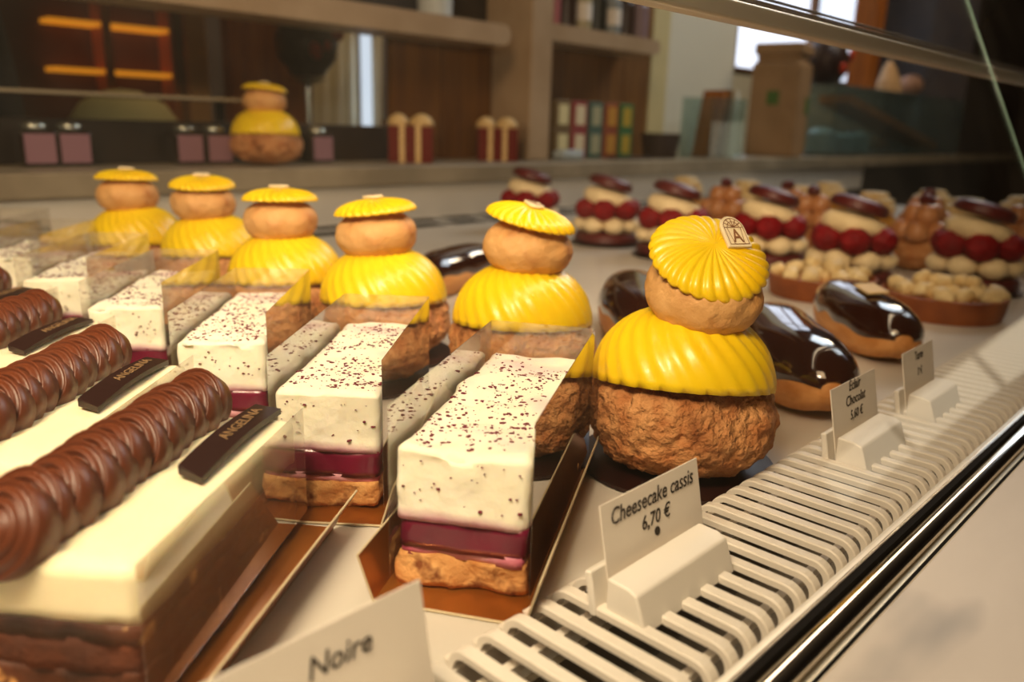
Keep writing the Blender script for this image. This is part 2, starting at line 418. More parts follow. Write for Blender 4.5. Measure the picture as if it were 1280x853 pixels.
def emblem(parent, m, k=1.0):
    """arched outline with the letter A on the little plaque"""
    b = MB()
    def seg(x0, y0, x1, y1, w=.0009):
        d = Vector((x1-x0, y1-y0, 0)); n_ = Vector((-d.y, d.x, 0)).normalized()*w
        b.quadgrid([Vector((x0, y0, 0))-n_, Vector((x0, y0, 0))+n_, Vector((x1, y1, 0))-n_, Vector((x1, y1, 0))+n_], 2, 2)
    w, h0, h1 = .025, -.034, .012
    seg(-w, h0, -w, h1); seg(w, h0, w, h1); seg(-w, h0, w, h0); seg(-w, h1, w, h1)
    pr = None
    for rr in (w, w*.62):
        pr = None
        for i in range(13):
            a = PI*i/12; q = (rr*math.cos(a), h1+rr*math.sin(a))
            if pr: seg(pr[0], pr[1], q[0], q[1])
            pr = q
    for i in range(1, 6):
        a = PI*i/6; seg(0, h1, w*math.cos(a), h1+w*math.sin(a), .0012)
    seg(-.013, h0, -.018, h1, .0008); seg(.013, h0, .018, h1, .0008)
    o = b.build('emblem', m, parent, weld=False)
    text('letter', 'A', .052, m, parent, trm(0, -.013, .0012), .0006, sx=.75, offset=.0004)
    for f in children(parent):
        if f.name.startswith('emblem'): f.location = L(0, 0, .0013)
    return o
def make_religieuse(tops, label, loc, rz=0, group=None, seed=1.0, disc=True, lean=5, up_=0.0):
    t = thing('religieuse', label, 'pastry', loc, rz, group)
    if disc: MB().lathe([(.001, 0), (.30, 0), (.30, .012), (.001, .012)], 48).build('card_disc', M_darkchoc, t)
    o = choux_mb(.288, .37, seed, .018, 170, 84, low=.40, tp=1.15).build('large_choux', M_craq, t, smooth=True); o.location = L(0, 0, .0125)
    d = dome(.276, .235, 27, .85, .0105, .85).build('large_shell', M_yellow, t, smooth=True, solid=.008); d.location = L(0, 0, .247+up_*.4); ca = math.atan2(-loc[1], -loc[0]); d.rotation_euler = Matrix.Rotation(R_(-lean), 3, Vector((-math.sin(ca), math.cos(ca), 0))).to_euler()
    tilt, az, off, up = tops      # tilt angle, azimuth it leans to, offset, plaque azimuth
    T = Matrix.Rotation(az, 4, 'Z') @ Matrix.Rotation(math.radians(tilt), 4, 'Y') @ Matrix.Rotation(-az, 4, 'Z')
    ch = choux_mb(.172, .20, seed+5, .007, 64, 32, low=.5, fq=14).build('small_choux', M_choux, t, smooth=True)
    ch.location = L(off[0], off[1], .435+up_*.6); ch.rotation_euler = (Matrix.Rotation(az, 4, 'Z') @ Matrix.Rotation(math.radians(tilt*.55), 4, 'Y') @ Matrix.Rotation(-az, 4, 'Z')).to_euler()
    sh = dome(.176, .058, 27, .25, .0095, .8, nr=12).build('small_shell', M_yellow, t, smooth=True, solid=.009)
    c = T @ Vector((0, 0, 1))
    sh.location = L(off[0]+c.x*.088, off[1]+c.y*.088, .54+up_+c.z*.088); sh.rotation_euler = T.to_euler()
    w, h = .032, .04
    poly = [(-w, -h), (w, -h)]+[(w*math.cos(PI*i/10), .012+w*1.05*math.sin(PI*i/10)) for i in range(11)]
    pq = MB().prism(poly, -.012, 0).build('plaque', M_plaque, sh, bevel=.004)
    px, py, prot = up
    q2 = (px*px+py*py)**.5/.178
    hz = .058*math.sqrt(max(0, 1-q2*q2))+.014
    pq.location = L(px, py, hz); nrm = Vector((px*.45, py*.45, .178*1.0)).normalized()
    pq.rotation_euler = (nrm.to_track_quat('Z', 'Y').to_matrix().to_4x4() @ Matrix.Rotation(prot, 4, 'Z')).to_euler()
    return t, pq
camdir = lambda x, y: math.atan2(-y, -x)
rel = [
 ((2.045, 1.235), (34, camdir(2.07, 1.21)+.42, (.02, -.02)), 'nearest yellow-capped religieuse, its top shell tipped forward to show the letter plaque'),
 ((2.26, 2.10), (13, camdir(2.26, 2.10)+1.3, (0, -.0)), 'second yellow-capped religieuse from the front, behind the nearest white cheesecake slice'),
 ((2.11, 2.79), (6, 2.2, (-.02, .01)), 'third yellow-capped religieuse from the front, behind the second cheesecake slice'),
 ((2.02, 3.44), (3, 1.0, (-.01, .01)), 'fourth yellow-capped religieuse from the front, with a flat straight top shell'),
 ((2.11, 4.38), (4, -2.0, (-.03, .01)), 'fifth yellow-capped religieuse in the row, second from the left end'),
 ((1.95, 5.03), (3, 0.5, (-.03, .01)), 'leftmost and farthest yellow-capped religieuse on the display tray')]
RG = 'yellow-capped religieuses in a row on the display tray'
for i, ((x, y), (tl, az, off), lb) in enumerate(rel):
    cz = camdir(x, y)
    up = [(-.02, -.0), (.0, 0), (0, 0), (0, 0), (0, 0), (0, 0)][i]
    # plaque sits towards the upper right of the nearest shell
    if i == 0:
        upv = Vector((math.cos(cz+2.45), math.sin(cz+2.45)))*.075; pr = cz+PI/2-.95
    else: upv = Vector((0, 0)); pr = cz+PI/2+.3*i
    t, pq = make_religieuse((tl, az, off, (upv.x, upv.y, pr)), lb, (x, y, .004), 0, RG, seed=1.0+i*4.1, lean=11 if i == 0 else 5, up_=(.032, .022, 0, 0, 0, 0)[i])
    if i == 0:
        emblem(pq, M_print); pq.scale = (1.18, 1.32, 1)
        pq.rotation_euler = (Matrix.Rotation(R_(14), 3, Vector((-math.sin(cz), math.cos(cz), 0))) @ pq.rotation_euler.to_matrix()).to_euler(); pq.location.z += .006*S
    elif i < 3: emblem(pq, M_print)
t, _ = make_religieuse((5, 0, (0, 0), (0, 0, 0)), 'religieuse standing alone on the stone counter in front of the dark opening', (4.13, 7.3, .575), 0, None, seed=40, disc=False)
t.scale = (1.18, 1.18, 1.1)

# ------------------------------------------------------------------ cheesecake slices
def layer(name, L_, w, z0, z1, amp, fq, seg, m, parent, seed=0, inset=0, topamp=0, x0=0):
    def fn(p):
        q = Vector(p)
        q.x += (N3(p, fq, seed)+.5*N3(p, fq*2.6, seed+1))*amp; q.y += (N3(p, fq, seed+7)+.5*N3(p, fq*2.6, seed+8))*amp
        q.z += N3(p, fq, seed+13)*amp*.5
        if topamp and p.z > z1-1e-4:
            q.z += (N3(p, 6, seed+2)*.6+N3(p, 17, seed+4)*.5)*topamp
        # soften the upright and top edges
        ex = min(p.x-x0, x0+L_-p.x); ey = w/2-abs(p.y)
        if ex < .012 and ey < .012: q.x += (.006 if p.x < x0+L_/2 else -.006); q.y *= .975
        if topamp and p.z > z1-1e-4 and min(ex, ey) < .012: q.z -= .010; q.y *= .985
        if z0 < .012: q.z = max(q.z, .0)
        return q
    return MB().rbox(x0+inset, x0+L_-inset, -w/2+inset, w/2-inset, z0, z1, seg, fn).build(name, m, parent, smooth=True)
M_creamC = bpy.data.materials.get('white_cream')
def gradient_cream():
    """white cream stained pink along the edge that touches the cassis jelly"""
    m = M_cream.copy(); m.name = 'cream_cassis_edge'; nt = m.node_tree; N = nt.nodes; K = nt.links; b = N['Principled BSDF']
    src = b.inputs['Base Color'].links[0].from_socket
    tc = N.new('ShaderNodeTexCoord'); sp = N.new('ShaderNodeSeparateXYZ'); K.new(tc.outputs['Object'], sp.inputs[0])
    no = N.new('ShaderNodeTexNoise'); no.inputs['Scale'].default_value = 9/S; K.new(tc.outputs['Object'], no.inputs['Vector'])
    ma = N.new('ShaderNodeMath'); ma.operation = 'MULTIPLY_ADD'; ma.inputs[1].default_value = .05*S; K.new(no.outputs['Fac'], ma.inputs[0]); K.new(sp.outputs['Z'], ma.inputs[2])
    mr = N.new('ShaderNodeMapRange'); K.new(ma.outputs[0], mr.inputs[0])
    mr.inputs[1].default_value = (.158+.02)*S; mr.inputs[2].default_value = (.158+.05)*S; mr.inputs[3].default_value = .85; mr.inputs[4].default_value = 0
    mx = N.new('ShaderNodeMix'); mx.data_type = 'RGBA'; K.new(mr.outputs[0], mx.inputs[0]); K.new(src, mx.inputs[6]); mx.inputs[7].default_value = srgb('#b8688a')
    n2 = N.new('ShaderNodeTexNoise'); n2.inputs['Scale'].default_value = 5/S; K.new(tc.outputs['Object'], n2.inputs['Vector'])
    m2 = N.new('ShaderNodeMapRange'); K.new(n2.outputs['Fac'], m2.inputs[0]); m2.inputs[1].default_value = .45; m2.inputs[2].default_value = .7; m2.inputs[4].default_value = .60
    nm = N.new('ShaderNodeNewGeometry'); s2 = N.new('ShaderNodeSeparateXYZ'); K.new(nm.outputs['Normal'], s2.inputs[0])
    mm = N.new('ShaderNodeMath'); mm.operation = 'MULTIPLY'; K.new(s2.outputs['Z'], mm.inputs[0]); K.new(m2.outputs[0], mm.inputs[1]); mm.use_clamp = True
    m3 = N.new('ShaderNodeMix'); m3.data_type = 'RGBA'; K.new(mm.outputs[0], m3.inputs[0]); K.new(mx.outputs[2], m3.inputs[6]); m3.inputs[7].default_value = srgb('#d59aa6')
    K.new(m3.outputs[2], b.inputs['Base Color']); return m
M_creamG = gradient_cream()
def card_board(label, loc, rz, L_, hw, flw, flz, x0, group, fr=True):
    """folded gold card: flat bottom and two raised side flaps"""
    t = .004; b = MB()
    b.rbox(x0, L_, -hw, hw, 0, t, .12).build
    o = b.build('cake_board', [M_gold], None, loc=loc, rot=(0, 0, rz)); tag(o, label, 'board', group)
    for s in (-1, 1):
        a0 = Vector((x0+.0, s*hw, t*.5)); a1 = Vector((L_, s*hw, t*.5)); b0 = Vector((x0-.01, s*flw, flz)); b1 = Vector((L_, s*flw, flz))
        n_ = Vector((0, -s*flz, flw-hw)).normalized()*t
        f = MB().quadgrid([a0, b0, a1, b1], 2, 2).quadgrid([a0+n_, b0+n_, a1+n_, b1+n_], 2, 2)
        f.quadgrid([b0, b0+n_, b1, b1+n_], 2, 2).quadgrid([a0, a0+n_, b0, b0+n_], 2, 2).quadgrid([a1, a1+n_, b1, b1+n_], 2, 2)
        fo = f.build('side_flap', M_gold, o)
        e = MB().tube([b0+n_*.5, b1+n_*.5], .0028, 6); e.tube([a0+n_*.5, b0+n_*.5], .0026, 6)
        e.build('cut_edge', M_goldedge, fo)
    e = MB().tube([(x0, -hw, t*.5), (x0, hw, t*.5)], .003, 6).build('front_edge', M_goldedge, o)
    return o
def make_cheesecake(label, loc, rz, group, seed, L_=.78, w=.28, h=.31):
    t = thing('cheesecake_slice', label, 'cake slice', loc, rz, group)
    layer('biscuit_base', L_, w, 0.002, .072, .022, 12, .012, M_biscuit, t, seed, .004)
    layer('pink_cream_layer', L_, w, .068, .094, .007, 12, .02, M_pink, t, seed+1, .006)
    layer('cassis_layer', L_, w, .088, .160, .010, 9, .016, M_cassis, t, seed+2, .003)
    layer('cream_layer', L_, w, .156, h, .008, 9, .014, M_creamG, t, seed+3, 0, topamp=.016)
    rnd = random.Random(int(seed*10)); cr = MB()
    for k in range(885):
        if k < 860: p = Vector((rnd.uniform(.02, L_-.02), rnd.uniform(-.47, .47)*w, 0)); 
        else: p = Vector((-.001, rnd.uniform(-.45, .45)*w, rnd.uniform(.19, h-.02)))
        if abs(p.y) > w*.46: continue
        if k < 860 and N3(p, 7, seed+9) < rnd.uniform(-.5, .25): continue
        r = rnd.choice((.0016, .002, .0026, .003, .0042, .0055))
        if k < 860:
            q = Vector((p.x, p.y, h)); p.z = h+(N3(q, 6, seed+5)*.6+N3(q, 17, seed+7)*.5)*.016+N3(q, 9, seed+16)*.0075*.5
        mt = Matrix.Rotation(rnd.uniform(0, 6), 4, 'Z')
        cr.ball(p, r, 5, 3, (rnd.uniform(.8, 1.9), 1, .6), mt=mt)
    tag(cr.build('crumbs', M_crumb, t), 'scattered dark cassis crumbs', kind='stuff')
    fz = h+.095
    for s in (-1, 1):
        y = s*(w/2+.012)
        b = MB().box(-.012, L_+.01, y-.0006, y+.0006, .012, fz)
        b.build('film_sheet', M_film, t)['label'] = 'clear plastic film standing above the cake side'
    MB().box(L_+.014, L_+.0152, -w/2-.012, w/2+.012, .012, fz).build('film_sheet', M_film, t)['label'] = 'clear plastic film at the back end'
    return t
R_ = math.radians
ck = [((1.070, 1.158), 30, .80, .295, .32, 'nearest white cheesecake slice, left of the large price card'),
      ((1.09, 1.69), 41, .76, .27, .32, 'second white cheesecake slice from the front, behind the corner of the nearest chocolate-piped slice'),
      ((1.12, 2.32), 48, .76, .27, .32, 'third white cheesecake slice from the front'),
      ((1.085, 2.98), 49, .76, .26, .32, 'fourth white cheesecake slice from the front, left of the fourth religieuse'),
      ((1.07, 3.68), 50, .76, .26, .32, 'fifth white cheesecake slice from the front'),
      ((1.06, 4.40), 50, .76, .26, .32, 'sixth white cheesecake slice, second farthest of the row'),
      ((1.05, 5.12), 50, .76, .26, .32, 'farthest white cheesecake slice, near the back panel')]
for i, ((x, y), a, l, w, h, lb) in enumerate(ck):
    make_cheesecake(lb.replace('handwritten-style ', ''), (x, y, .009), R_(a), 'white cheesecake slices with cassis layer', 1.3+i*2.7, l, w, h)
    card_board('folded gold card under the '+lb.split(',')[0], (x, y, .003), R_(a), l+.05, w/2+.022, w/2+(.055 if i else .052), .11, -.085, 'gold cards under the cake slices')

# ------------------------------------------------------------------ piped chocolate slices
def make_mousse(label, loc, rz, group, seed, L_=.74, w=.32, h=.29, plq=(.31, .72)):
    t = thing('chocolate_mousse_slice', label, 'cake slice', loc, rz, group)
    layer('nut_base', L_, w, 0.002, .090, .012, 12, .018, M_nutty, t, seed, .004)
    layer('sponge_layer', L_, w, .088, .150, .010, 13, .018, M_sponge, t, seed+1, .002)
    layer('crisp_layer', L_, w, .148, .182, .008, 13, .018, M_nutty, t, seed+4, .0)
    layer('cream_layer', L_, w, .178, h, .005, 8, .024, M_creamM, t, seed+3, .004, topamp=.004)
    n = 12; R = .080
    proto = None
    for k in range(n):
        x = .03+k*(L_-.075)/(n-1)
        if proto is None:
            prof = []
            for j in range(25):
                u = j/24; r = R*u
                z = .024*math.sqrt(max(0, 1-u*u*.98))+.018*abs(math.sin(u*PI*4.4+.3))**.7
                prof.append((max(r, 1e-4), z))
            prof.append((R*.9, -.03)); prof.append((1e-4, -.045))
            mt = Matrix.Rotation(R_(-60), 4, 'Y')
            proto = MB().lathe(prof, 28, lambda p, a: Vector((p.x*(1+.06*math.cos(2*a)), p.y*1.02, p.z+.010*math.sin(a)*p.length/R)), mt=mt).build('piped_swirl', M_choc, t, smooth=True)
            o = proto
        else: o = proto.copy(); C.objects.link(o)
        o.location = L(x, .072+.006*math.sin(k*1.7), h+.036); o.rotation_euler = (0, 0, -.35+.12*math.sin(k*2.3))
    x0, x1 = plq
    ln = x1-x0; pw = .032
    poly = [(x0, -pw), (x1-.03, -pw), (x1, pw), (x0+.03, pw)]
    # slightly arched bar
    b = MB(); pts = []
    for i in range(13):
        u = i/12; xx = x0+ln*u
        zb = h+.006+.012*math.sin(u*PI)
        for (yy, zz) in ((-pw, zb), (-pw, zb+.014), (pw, zb+.022), (pw, zb+.004)):
            pts.append((xx+(.03*(yy+pw)/(2*pw) if i == 0 else 0), yy-.088, zz))
    b.quadgrid(pts, 13, 4, closev=True); b.f.append((0, 1, 2, 3)); b.m.append(0); b.f.append((51, 50, 49, 48)); b.m.append(0)
    p = b.build('chocolate_bar', M_darkchoc, t)
    tx = text('lettering', 'ANGELINA', .034, M_gilt, p, trm(x0+ln*.63, -.088, h+.0375) @ rotm('X', 7), .0006, sx=1.15)
    fz = h+.022
    for s in (-1, 1):
        y = s*(w/2+.012)
        MB().box(-.015, L_+.01, y-.0006, y+.0006, .03, fz if s < 0 else h+.01).build('film_sheet', M_film, t)['label'] = 'clear plastic film beside the slice'
    return t
mm = [((.321, 1.346), 38, 'nearest chocolate-piped cream slice in the lower left corner'),
      ((.335, 1.865), 43.7, 'second chocolate-piped cream slice from the front'),
      ((.357, 2.51), 44, 'third chocolate-piped cream slice, behind the second bar of dark chocolate'),
      ((.38, 3.17), 44, 'farthest chocolate-piped cream slice at the left edge')]
for i, ((x, y), a, lb) in enumerate(mm):
    l = .72 if i == 0 else .76
    make_mousse(lb, (x, y, .009), R_(a), 'chocolate-piped cream slices', 3.1+i*1.9, l, .32, .285)
    card_board('folded gold card under the '+lb.split(',')[0], (x+(.012 if i == 0 else 0), y-(.016 if i == 0 else 0), .003), R_(a-(2.5 if i == 0 else 0)), l+(0 if i == 0 else .03), .195 if i == 0 else .185, .26 if i == 0 else .215, .11, -.085, 'gold cards under the cake slices')

# ------------------------------------------------------------------ eclairs
def make_eclair(label, loc, rz, group, seed, L_=1.0, W_=.30, H_=.25, plq=False, dark=False):
    t = thing('chocolate_eclair', label, 'pastry', loc, rz, group)
    def surf(u, v, k, z0=0):
        # u -1..1 along, v angle
        e = (1-abs(u)**3.2)**.5 if abs(u) < 1 else 0
        x = u*L_/2; r = W_/2*e*k
        cy = math.cos(v); cz = math.sin(v)
        y = r*math.copysign(abs(cy)**.8, cy)
        z = H_*.40+(H_*.60*k*e*cz if cz > 0 else H_*.40*min(1, e*1.1)*max(-1, cz*1.15))
        z += .015*(u*u)
        p = Vector((x*(1+.0*k), y+.02*math.cos(u*2.5), z))
        return p
    nu, nv = 48, 28; pts = []
    for i in range(nu+1):
        u = -1+2*i/nu; u = max(-.9999, min(.9999, math.sin(u*PI/2)))
        for j in range(nv):
            v = 2*PI*j/nv; p = surf(u, v, 1)
            d = .006*math.sin(v*13)*(1-abs(u)); p.y += d*math.cos(v)
            p.z = max(p.z+d*math.sin(v)+.004*N3(p, 9, seed), .001); pts.append(p)
    MB().quadgrid(pts, nu+1, nv, closev=True).build('choux_bun', M_bun, t, smooth=True)
    pts = []; nv = 22
    for i in range(nu+1):
        u = -1+2*i/nu; u = max(-.9999, min(.9999, math.sin(u*PI/2)))
        lo = .10+.09*math.sin(u*5+seed)+.06*math.sin(u*13+seed)
        for j in range(nv+1):
            v = lo+(PI-2*lo)*j/nv
            edge = min(j, nv-j)/nv; k = 1.05 if edge > .04 else 1.0
            p = surf(u*.985, v, k+.02*N3(Vector((u*2, v, seed)), 1.5)); p.z += .014; pts.append(p)
    MB().quadgrid(pts, nu+1, nv+1).build('chocolate_glaze', M_glaze, t, smooth=True)
    if plq:
        MB().box(-.11, .11, -.05, .05, -.006, .006, mt=trm(-.12, .02, H_*1.03+.030) @ rotm('X', -6)).build('plaque', M_bcream, t, bevel=.004)
    return t
EG = 'glazed chocolate eclairs behind the grille'
make_eclair('large dark glazed eclair right beside the nearest religieuse', (3.08, 1.37, .003), R_(40), EG, 1.0, 1.04, .36, .27)
make_eclair('shiny eclair with a small cream plaque, in front of the two nut tarts', (4.06, 1.45, .003), R_(38), EG, 2.4, 1.06, .35, .25, plq=True)
make_eclair('dark eclair half hidden between the two nearest religieuses', (3.28, 2.27, .003), R_(40), EG, 3.3, 1.0, .34, .27)
make_eclair('glossy black eclair showing behind the third religieuse', (3.36, 3.70, .003), R_(18), EG, 4.1, 1.0, .30, .24)

# ------------------------------------------------------------------ tarts
def make_tart(label, loc, group, seed, R=.33):
    t = thing('nut_tart', label, 'tart', loc, 0, group)
    prof = [(.001, .0), (R*.93, .0), (R*.97, .05), (R, .13), (R*.96, .135), (R*.90, .10), (.001, .10)]
    MB().lathe(prof, 64, lambda p, a: Vector((p.x*(1+.012*math.sin(a*32)), p.y*(1+.012*math.sin(a*32)), p.z))).build('tart_shell', M_tart, t, smooth=False)
    MB().lathe([(.001, .118), (R*.6, .116), (R*.915, .108), (R*.9, .1), (.001, .1)], 40).build('caramel_filling', M_tartfill, t, smooth=True)
    rnd = random.Random(seed); proto = None; pl = []
    tries = 0
    while len(pl) < 34 and tries < 3000:
        tries += 1
        a = rnd.uniform(0, 2*PI); r = R*.82*math.sqrt(rnd.random()); p = (r*math.cos(a), r*math.sin(a))
        if all((p[0]-q[0])**2+(p[1]-q[1])**2 > .098**2 for q in pl): pl.append(p)
    for p in pl+[(q[0]*.45+.03, q[1]*.45) for q in pl[::5]]:
        top = len(pl) and p not in pl
        if proto is None:
            proto = MB().rbox(-.056, .056, -.05, .05, 0, .09, .03, lambda q: q*(1-.25*(q.length/.1)**2)+Vector((0, 0, .004*math.sin(q.x*60)))).build('nut_piece', M_nut, t, smooth=True); o = proto
        else: o = proto.copy(); C.objects.link(o)
        z = .115 if not top else .165
        o.location = L(p[0], p[1], z); o.rotation_euler = (rnd.uniform(-.4, .4), rnd.uniform(-.4, .4), rnd.uniform(0, 6))
    return t
make_tart('nut tart in an orange-brown crust beside the raspberry macaron cake', (5.05, 2.09, .003), 'nut tarts', 3, .33)
make_tart('darker nut tart at the right, seen through the hazy glass', (5.08, 1.38, .003), 'nut tarts', 8, .34)

# ------------------------------------------------------------------ raspberry macaron cakes
def make_macaron_cake():
    t = thing('raspberry_macaron_cake', 'x', 'pastry', (0, 0, 0), 0, 'raspberry macaron cakes in a row')
    MB().lathe([(.001, 0), (.30, 0), (.30, .01), (.001, .01)], 40).build('card_disc', M_darkchoc, t)
    mac = [(.001, .012), (.22, .012), (.265, .03), (.27, .05), (.255, .058), (.27, .075), (.25, .105), (.18, .125), (.001, .13)]
    MB().lathe(mac, 40).build('lower_macaron', M_mac, t, smooth=True)
    p1 = MB().ball((0, 0, 0), .090, 16, 12, (1, 1, .85)).build('cream_ball', M_rosecream, t, smooth=True)
    for k in range(7):
        o = p1 if k == 0 else p1.copy()
        if k: C.objects.link(o)
        a = 2*PI*k/7; o.location = L(.195*math.cos(a), .195*math.sin(a), .19)
    def rf(p):
        a = math.atan2(p.y, p.x); e = math.asin(max(-1, min(1, p.z/.0851)))
        return p*(1+.09*abs(math.sin(a*4+(1.6 if int((e+2)*4) % 2 else 0)))*abs(math.sin(e*6)))
    p2 = MB().ball((0, 0, 0), .098, 26, 18, (1, 1, .98), fn=rf).build('raspberry', M_rasp, t, smooth=True)
    for k in range(6):
        o = p2 if k == 0 else p2.copy()
        if k: C.objects.link(o)
        a = 2*PI*k/6+.3; o.location = L(.185*math.cos(a), .185*math.sin(a), .335); o.rotation_euler = (0, 1.57, a)
    def cf(p, a): return Vector((p.x*(1+.02*math.sin(a*7)), p.y*(1+.02*math.sin(a*7)), p.z+.28*p.x*(.3 if p.z < .03 else .85)))
    c = MB().lathe([(.001, -.06), (.14, -.05), (.2, .0), (.205, .05), (.17, .10), (.10, .125), (.001, .13)], 40, cf).build('cream_swirl', M_rosecream, t, smooth=True)
    c.location = L(0, 0, .40); c.rotation_euler = (0, 0, 0)
    m = MB().lathe([(.001, 0), (.15, .0), (.185, .015), (.19, .035), (.178, .042), (.185, .055), (.165, .085), (.11, .105), (.001, .115)], 40).build('top_macaron', M_mac, t, smooth=True)
    m.location = L(0.0, 0, .535); m.rotation_euler = (0, -.30, 0)
    return t
mk = make_macaron_cake()
MKG = 'raspberry macaron cakes in a row'
spots = [((5.93, 5.62), 'raspberry macaron cake farthest left, peeping out behind the second religieuse'),
         ((6.1, 4.62), 'raspberry macaron cake standing alone on the empty tray behind the religieuses'),
         ((5.95, 3.80), 'raspberry macaron cake directly behind the top of the nearest religieuse'),
         ((6.2, 3.05), 'raspberry macaron cake to the right of the letter plaque, left of the nut tart'),
         ((5.95, 2.27), 'largest-looking raspberry macaron cake, right behind the lighter nut tart'),
         ((6.4, 1.57), 'rightmost raspberry macaron cake, dimmed by the hazy glass')]
for i, ((x, y), lb) in enumerate(spots):
    # lean the upper half towards the right of the shop
    rz = math.atan2(y, x)+PI/2
    if i == 0: mk.scale = (1.08, 1.08, .92); mk.location = L(x, y*.97, .004); mk.rotation_euler = (0, 0, rz); mk['label'] = lb
    else: dup(mk, (x*.955, y*.955, .004), rz+.07*i, lb)

# ------------------------------------------------------------------ towers of small caramel choux
def make_tower(cat='pastry'):
    t = thing('caramel_choux_tower', 'x', cat, (0, 0, 0), 0, 'caramel choux towers')
    choux_mb(.245, .24, 3, .014, 48, 24, low=.5).build('large_choux', M_craq, t, smooth=True)
    p = choux_mb(.092, .165, 5, .004, 24, 14).build('small_choux', M_caramel, t, smooth=True)
    for k in range(6):
        o = p if k == 0 else p.copy()
        if k: C.objects.link(o)
        a = 2*PI*k/6; o.location = L(.145*math.cos(a), .145*math.sin(a), .215)
    for k in range(3):
        o = p.copy(); C.objects.link(o); a = 2*PI*k/3+.5; o.location = L(.07*math.cos(a), .07*math.sin(a), .34)
    MB().ball((0, 0, .53), .06, 8, 6, (1, 1, .8), fn=lambda q: q*(1+.25*N3(q, 20, 2))).build('praline_chunk', M_mac, t)
    return t
tw = make_tower()
tws = [((6.85, 3.0), 'caramel choux tower left of the largest-looking raspberry macaron cake'),
       ((6.75, 2.05), 'caramel choux tower between the two rightmost raspberry macaron cakes'),
       ((7.05, 3.95), 'caramel choux tower half hidden behind two raspberry macaron cakes'),
       ((7.6, 2.3), 'caramel choux tower standing farther back at the right'),
       ((7.3, 3.45), 'caramel choux tower just left of centre in the rear group'),
       ((7.45, 1.5), 'caramel choux tower behind the rightmost raspberry macaron cake')]
for i, ((x, y), lb) in enumerate(tws):
    if i == 0: tw.location = L(x, y, .004); tw['label'] = lb
    else: dup(tw, (x, y, .004), i*1.1, lb)

# ------------------------------------------------------------------ cream topped rounds at the very back
def make_saint():
    t = thing('cream_topped_puff', 'x', 'pastry', (0, 0, 0), 0, 'cream-topped puffs at the back of the tray')
    choux_mb(.26, .30, 9, .012, 48, 24, low=.4).build('choux_base', M_ychoux, t, smooth=True)
    prof = []
    for j in range(22):
        u = j/21; r = .21*math.sqrt(1-u*u); z = .27+.22*u+.010*math.cos(u*22); prof.append((max(r*(1+.05*math.cos(u*22)), .001), z))
    MB().lathe([(.001, .25)]+prof, 40, lambda p, a: Vector((p.x*(1+.05*math.sin(a*9+p.z*14)), p.y*(1+.05*math.sin(a*9+p.z*14)), p.z))).build('cream_rosette', M_nut, t, smooth=True)
    return t
sa = make_saint()
sas = [((8.2, 2.98), 'cream-topped puff rising above the middle of the rear group'),
       ((8.25, 2.15), 'cream-topped puff rising above the two towers at the right'),
       ((8.15, 1.35), 'cream-topped puff at the far right against the dark glass edge'),
       ((8.35, 3.75), 'cream-topped puff behind the raspberry macaron cakes, third from right'),
       ((8.6, 4.55), 'cream-topped puff low behind the raspberry macaron cakes, second from left'),
       ((8.5, 5.3), 'leftmost cream-topped puff of the rear group'),
       ((9.3, 3.9), 'small-looking cream-topped puff farthest back beside the stone counter'),
       ((9.2, 2.75), 'cream-topped puff in the last row, right of the stone counter end'),
       ((9.1, 1.9), 'cream-topped puff in the last row at the dark right side')]
for i, ((x, y), lb) in enumerate(sas):
    if i == 0: sa.location = L(x, y, .004); sa['label'] = lb
    else: dup(sa, (x, y, .004), i*.9, lb)

# ------------------------------------------------------------------ price cards
def price_card(label, x0, x1, lines, group='price cards on the grille', hgt=.222, tx=0):
    t = thing('price_card', label, 'price card', ((x0+x1)/2-.03, .835, .036), 0, group)
    w = x1-x0
    h = MB().prism([(-.085, 0), (.016, 0), (.016, .088), (-.035, .086), (-.058, .078)], -w/2-.02, w/2-.04,
                   mt=Matrix(((0, 0, 1, 0), (1, 0, 0, 0), (0, 1, 0, 0), (0, 0, 0, 1))))
    ho = h.build('card_holder', M_white, t, bevel=.006)
    T = trm(.01, .022, .0) @ rotm('X', -12)
    MB().box(-w/2-.045, w/2-.06, .004, .022, 0, .098, mt=T).build('holder_back', M_white, ho, bevel=.005)
    c = MB().box(-w/2, w/2, -.0015, .0015, .01, hgt, mt=T).build('card', M_card, t)
    F = T @ rotm('X', 90)
    for (s, sz, yy, sh, k) in lines:
        text('lettering', s, sz, M_ink, c, T @ trm(tx, -.0028, yy) @ rotm('X', 90), .0004, shear=sh, sx=k, offset=.0002)
    return t
def dot(card, T=None): pass
pc = price_card('price card reading Cheesecake cassis in its white plastic holder', 1.24, 1.61,
    [('Cheesecake cassis', .050, .186, .25, .86), ('6,70 €', .044, .138, .2, .95), ('●', .026, .105, 0, 1)])
price_card('blurred price card in front of the shiny eclairs, second from the front', 2.37, 2.72,
    [('Éclair', .046, .205, .25, .9), ('Chocolat', .046, .160, .25, .9), ('5,60 €', .042, .112, .2, .9)])
price_card('farthest price card, faint behind the hazy glass', 2.98, 3.30, [('Tarte', .045, .19, .2, .9), ('7 €', .04, .13, .2, .9)])
price_card('large blurred price card cut off by the bottom edge', .34, .77, [('Noire', .05, .195, .25, .95)], hgt=.25, tx=.05)

